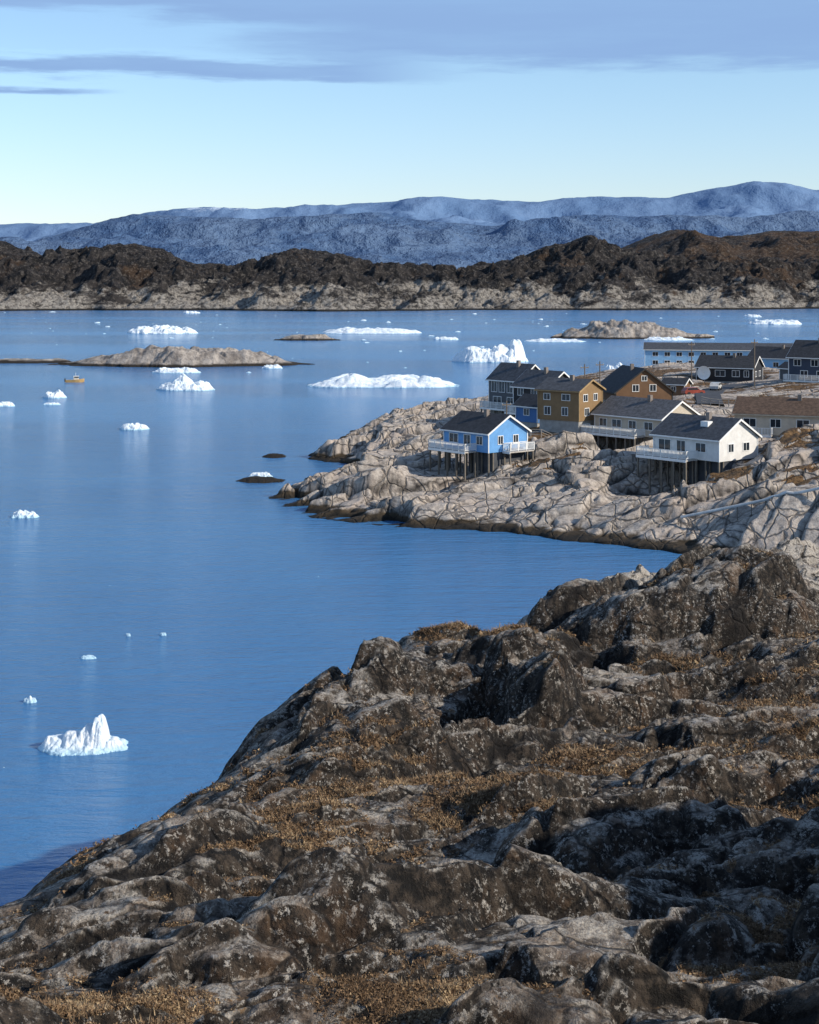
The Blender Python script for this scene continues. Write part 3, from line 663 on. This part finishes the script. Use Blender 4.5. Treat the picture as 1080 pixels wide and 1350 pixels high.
def scatter(name,N,size,thr,ntri,upright=.0,seed=1,bright=0.):
    r=np.random.default_rng(seed)
    p=(veg[:-1,:-1]>thr)
    area=(np.gradient(Xg,axis=1)*np.gradient(Yg,axis=0))[:-1,:-1]
    lod=1/np.clip(Yg[:-1,:-1],14,80)**1.3
    vis=(np.abs(Xg[:-1,:-1]/Yg[:-1,:-1])<.34)
    w=(p*area*lod*vis*(veg[:-1,:-1]-thr+.1)).ravel();w/=w.sum()
    idx=r.choice(w.size,N,p=w);i,j=np.unravel_index(idx,p.shape)
    a=r.random(N);b=r.random(N)
    x=Xg[i,j]*(1-a)+Xg[i,j+1]*a;y=Yg[i,j]*(1-b)+Yg[i+1,j]*b
    z=(Z[i,j]*(1-a)+Z[i,j+1]*a)*(1-b)+(Z[i+1,j]*(1-a)+Z[i+1,j+1]*a)*b
    lf=np.clip(y/22,.8,2.2)
    tone0=np.clip(.5+.6*fbm(x/1.2,y/1.2,3,66)+r.normal(0,.1,N),0,1)
    C=np.zeros((N,ntri,3,3));T=np.zeros((N,ntri,3))
    sz=size*lf*r.uniform(.6,1.5,N)
    for t in range(ntri):
        if upright:
            th=r.random(N)*6.28;ln=sz*r.uniform(.6,1.2,N);le=r.uniform(.3,1.2,N)
            bx=x+r.normal(0,.35,N)*sz;by=y+r.normal(0,.35,N)*sz;wd=.04*sz+.002*lf
            C[:,t,0]=np.stack([bx-wd*np.sin(th),by+wd*np.cos(th),z-.02],-1)
            C[:,t,1]=np.stack([bx+wd*np.sin(th),by-wd*np.cos(th),z-.02],-1)
            C[:,t,2]=np.stack([bx+np.cos(th)*ln*le,by+np.sin(th)*ln*le,z+ln*.7],-1)
        else:
            d=r.normal(0,1,(N,3));d[:,2]=np.abs(d[:,2])*.75;d/=np.linalg.norm(d,axis=1)[:,None]
            c=np.stack([x,y,z],-1)+d*(sz*r.uniform(.3,1,N))[:,None]
            for q in range(3):
                C[:,t,q]=c+r.normal(0,1,(N,3))*(sz*.2)[:,None]
        T[:,t,:]=np.clip(tone0+bright+r.normal(0,.22,N),0,1)[:,None]
    co=C.reshape(-1,3);raw_obj(name,co,np.arange(len(co)).reshape(-1,3),3,M_shr,{'tone':T.ravel()})
scatter('heath_shrubs',40000,.052,.42,16,seed=3)
scatter('dry_grass',5000,.09,.55,12,upright=1,seed=4,bright=.12)

# ------------------------------------------------------------ icebergs
def berg(px0,px1,py,hpx,seed,depth=None,peaks=(),base=.6,name='iceberg'):
    Y0=sea_y(py);xa,xb=wx(px0,Y0),wx(px1,Y0);cx=(xa+xb)/2;hw=(xb-xa)/2;h=hpx*Y0/F
    dp=depth or hw*.5
    U,V=np.meshgrid(np.linspace(-1.2,1.2,170),np.linspace(-1.3,1.3,100))
    n=fbm(U*2.2+seed*3.1,V*1.6,4,seed)
    e=1-(np.abs(U)**2.4+np.abs(V)**2.2)**.45+n*.28
    m=np.clip(e*3,0,1)**.7
    pr=base*(.75+.9*fbm(U*3+seed,V*2.5,4,seed+9,.5)+.12*fbm(U*6,V*5,3,seed+2,ridged=True))
    for pk in peaks:
        (u,w,a)=pk[:3];ex=pk[3] if len(pk)>3 else 1.4;v0=pk[4] if len(pk)>4 else -.1;vw=pk[5] if len(pk)>5 else .9
        pr=np.maximum(pr,a*np.clip(1-(np.abs((U-u+n*.12)/w))**ex,0,1)*np.clip(1-(np.abs(V-v0+n*.3)/vw)**2,0,1)*(1+.25*n))
    pr=pr+.035*fbm(U*4,V*4,4,seed+31,.6)
    z=h*m*np.clip(pr,.1,1.3)
    z=np.where(e<=0,-.5*max(h,.3),z)
    return grid_obj(name,cx+U*hw,Y0+dp*.8+V*dp,z,M_ice,smooth=False)
berg(44,162,994,44,1,2.2,[(.40,.2,1.0,3.,-.1,.6),(.15,.34,.68,2.2,.0,.7),(-.2,.34,.46,3,-.1,.8),(-.62,.34,.34,3,-.1,.8),(.76,.24,.34,3,-.3,.6)],.22)
berg(164,257,440,11,2,14,base=.8);berg(425,552,440,8,3,16,base=.75);berg(400,610,511,17,4,8,[(-.35,.3,1.)],base=.7)
berg(598,697,478,31,5,9,[(.72,.3,1.,5),(.35,.3,.72,3),(-.5,.5,.6,4)],base=.5);berg(205,282,515,19,6,5,[(-.1,.5,1.1)],base=.5)
berg(200,262,492,8,7,5,base=.7);berg(572,605,448,5,8,8);berg(695,775,451,5,9,10);berg(795,831,492,14,10,4,[(.3,.6,1.)])
berg(850,915,449,6,11,9);berg(993,1060,428,8,12,14,base=.7);berg(983,1006,418,5,13,8);berg(155,193,567,8,14,2.5,base=.8)
berg(54,85,525,11,15,2.5,[(.4,.5,1.)]);berg(-12,18,536,8,16,2);berg(10,49,683,10,17,1.3,[(-.3,.5,1.)],base=.6)
berg(30,47,927,9,18,.35,[(0,.6,1.)]);berg(105,126,869,5,19,.4);berg(210,219,838,5,20,.2);berg(328,358,630,8,21,1.,base=.7)
berg(345,372,486,7,22,3);berg(166,172,839,5,23,.15);berg(240,262,413,4,24,8);berg(55,78,534,4,25,1.5)
vs=[];fs=[]
r=random.Random(5)
def lump(x,y,s):
    o=len(vs);n=7
    for i in range(n):
        t=2*math.pi*i/n;q=s*r.uniform(.9,2.0);vs.append((x+q*math.cos(t),y+q*.8*math.sin(t),-.1))
    for i in range(n):
        t=2*math.pi*i/n;q=s*r.uniform(.5,1.1);vs.append((x+q*math.cos(t),y+q*.8*math.sin(t),s*r.uniform(.15,.45)))
    vs.append((x,y,s*r.uniform(.3,.55)))
    for i in range(n):
        j=(i+1)%n;fs.append((o+i,o+j,o+n+j,o+n+i));fs.append((o+n+i,o+n+j,o+2*n))
for i in range(150):
    py=411+abs(r.gauss(0,1))*38;px=r.uniform(-250,1300)
    if py>600 or py<409:continue
    Y=sea_y(py);X=wx(px,Y);s=r.choice([.2,.25,.3,.4,.75])*Y/500
    if 540<px and py>480: continue
    lump(X,Y,s)
for px,py in((20,745),(145,772),(60,640),(250,700),(5,1012),(300,560),(190,620),(420,760)):
    Y=sea_y(py);lump(wx(px,Y),Y,.06)
me=bpy.data.meshes.new('brash_ice');me.from_pydata(vs,[],fs);me.materials.append(M_ice);S.collection.objects.link(bpy.data.objects.new('brash_ice',me))

# ------------------------------------------------------------ boat
Yb=sea_y(504);k=Kit('motor_boat',(wx(99,Yb),Yb,0),math.radians(8));hull=M('hull_paint',(.45,.29,.12));N=12;v=[];f=[]
for i in range(N+1):
    t=i/N;x=-2.9+5.8*t;w=1.05*(1-max(0,(t-.45)/.55)**2.2)+.02;zt=.75+.45*t**2;kb=-.3+.45*max(0,(t-.75)/.25)**2
    v+=[(x,-w,zt),(x,-w*.75,kb+.25),(x,0,kb),(x,w*.75,kb+.25),(x,w,zt)]
for i in range(N):
    for j in range(4):
        a=i*5+j;f.append((a,a+1,a+6,a+5))
    f.append((i*5,i*5+5,i*5+9,i*5+4))
f.append((0,4,3,2,1));k.raw('hull',hull,v,f)
cb_=M('cabin_paint',(.6,.55,.45))
k.box('cabin',cb_,-.4,1.1,-.65,.65,.8,1.95);k.box('cabin_windows',glass(),-.2,1.12,-.67,.67,1.4,1.75);k.box('cabin_roof',WHITE(),-.5,1.2,-.72,.72,1.953,2.03)
k.box('outboard_motor',M('tyre',(.02,.02,.02)),-3.3,-2.95,-.2,.2,.2,1.25);k.bar('mast',WHITE(),(.2,0,2),(.2,0,3.1),.04);k.done()

# ------------------------------------------------------------ light, sky
sv=Vector((.86,-.34,.49)).normalized();el=math.asin(sv.z);az=math.atan2(sv.x,sv.y)
sd_=bpy.data.lights.new('sun','SUN');sd_.energy=5.;sd_.angle=math.radians(.5);sd_.color=(1,.905,.77)
so=bpy.data.objects.new('sun',sd_);so.rotation_euler=(-sv).to_track_quat('-Z','Y').to_euler();S.collection.objects.link(so)
W=bpy.data.worlds.new("World");S.world=W;W.use_nodes=True;t=W.node_tree;nd=t.nodes;bg=nd['Background']
sky=nd.new('ShaderNodeTexSky');sky.sky_type='NISHITA';sky.sun_disc=False;sky.sun_elevation=el;sky.sun_rotation=az;sky.air_density=1.;sky.dust_density=.3;sky.ozone_density=2.5
bg.inputs[1].default_value=.145
tc=nd.new('ShaderNodeTexCoord');sp=nd.new('ShaderNodeSeparateXYZ');t.links.new(tc.outputs['Generated'],sp.inputs[0])
def mth(op,a,b=0.,c=None):
    n=nd.new('ShaderNodeMath');n.operation=op
    for i,vv in enumerate((a,b,c)):
        if vv is None:continue
        if isinstance(vv,bpy.types.NodeSocket):t.links.new(vv,n.inputs[i])
        else:n.inputs[i].default_value=vv
    return n.outputs[0]
def mr(v,a,b,c=0.,d=1.):
    n=nd.new('ShaderNodeMapRange');n.interpolation_type='SMOOTHSTEP';t.links.new(v,n.inputs[0])
    for i,q in enumerate((a,b,c,d)):n.inputs[i+1].default_value=q
    return n.outputs[0]
def cmix(f,a,b,bt='MIX'):
    n=nd.new('ShaderNodeMix');n.data_type='RGBA';n.blend_type=bt
    for s,q in((n.inputs[0],f),(n.inputs[6],a),(n.inputs[7],b)):
        if isinstance(q,bpy.types.NodeSocket):t.links.new(q,s)
        else:s.default_value=(*q,1) if isinstance(q,tuple) else q
    return n.outputs[2]
azn=mth('ARCTAN2',sp.outputs[0],sp.outputs[1]);eln=mth('ARCSINE',sp.outputs[2])
cb=nd.new('ShaderNodeCombineXYZ');t.links.new(mth('MULTIPLY',azn,5.),cb.inputs[0]);t.links.new(mth('MULTIPLY',eln,45.),cb.inputs[1])
def nz(scale,det,off):
    n=nd.new('ShaderNodeTexNoise');n.inputs['Scale'].default_value=scale;n.inputs['Detail'].default_value=det;n.inputs['Roughness'].default_value=.6
    m=nd.new('ShaderNodeMapping');m.inputs['Location'].default_value=(off,off*.7,0);t.links.new(cb.outputs[0],m.inputs[0]);t.links.new(m.outputs[0],n.inputs['Vector']);return n.outputs[0]
n1=mth('SUBTRACT',nz(1.3,6,3.),.5);n2=nz(.8,5,9.)
edge=mth('ADD',eln,mth('MULTIPLY',n1,.035))
edge2=mth('ADD',edge,mr(azn,-.02,.12,0.,.006))
bank=mr(edge2,.142,.152)
gap=mth('MULTIPLY',mr(mth('ADD',mth('MULTIPLY',azn,-1.),mth('MULTIPLY',n1,.25)),.03,.15),mth('MULTIPLY',mr(edge,.140,.150),mr(edge,.178,.169)))
bank=mth('SUBTRACT',bank,mth('MULTIPLY',gap,.92))
st2=mth('MULTIPLY',mth('MULTIPLY',mr(edge,.131,.138),mr(edge,.150,.143)),mr(azn,.06,-.06))
e3=mth('ADD',eln,mth('MULTIPLY',n1,.02))
st3=mth('MULTIPLY',mth('MULTIPLY',mr(e3,.1205,.124),mr(e3,.128,.1245)),mr(azn,-.18,-.23))
cl=mth('MINIMUM',mth('ADD',mth('MAXIMUM',bank,0.),mth('ADD',st2,st3)),1.)
cl=mth('MULTIPLY',cl,mr(n2,.25,.6,.75,1.))
cl=mth('MULTIPLY',cl,mr(eln,.35,.9,1.,.25))
tc1=cmix(mr(eln,0.,.16),(1.03,1.03,1.2),(1.08,1.15,1.22))
tc2=cmix(mr(eln,.4,1.1),tc1,(.75,.75,.8))
skyc=cmix(1.,sky.outputs[0],tc2,'MULTIPLY')
t.links.new(cmix(cl,skyc,(1.95,3.15,5.3)),bg.inputs[0])

cam=bpy.data.cameras.new('camera');cam.sensor_fit='HORIZONTAL';cam.sensor_width=36;cam.lens=F/1080*36;cam.shift_y=-300/1080;cam.clip_end=100000;cam.clip_start=.5
co=bpy.data.objects.new('camera',cam);co.location=(0,0,H);co.rotation_euler=(math.radians(90),0,0);S.collection.objects.link(co);S.camera=co
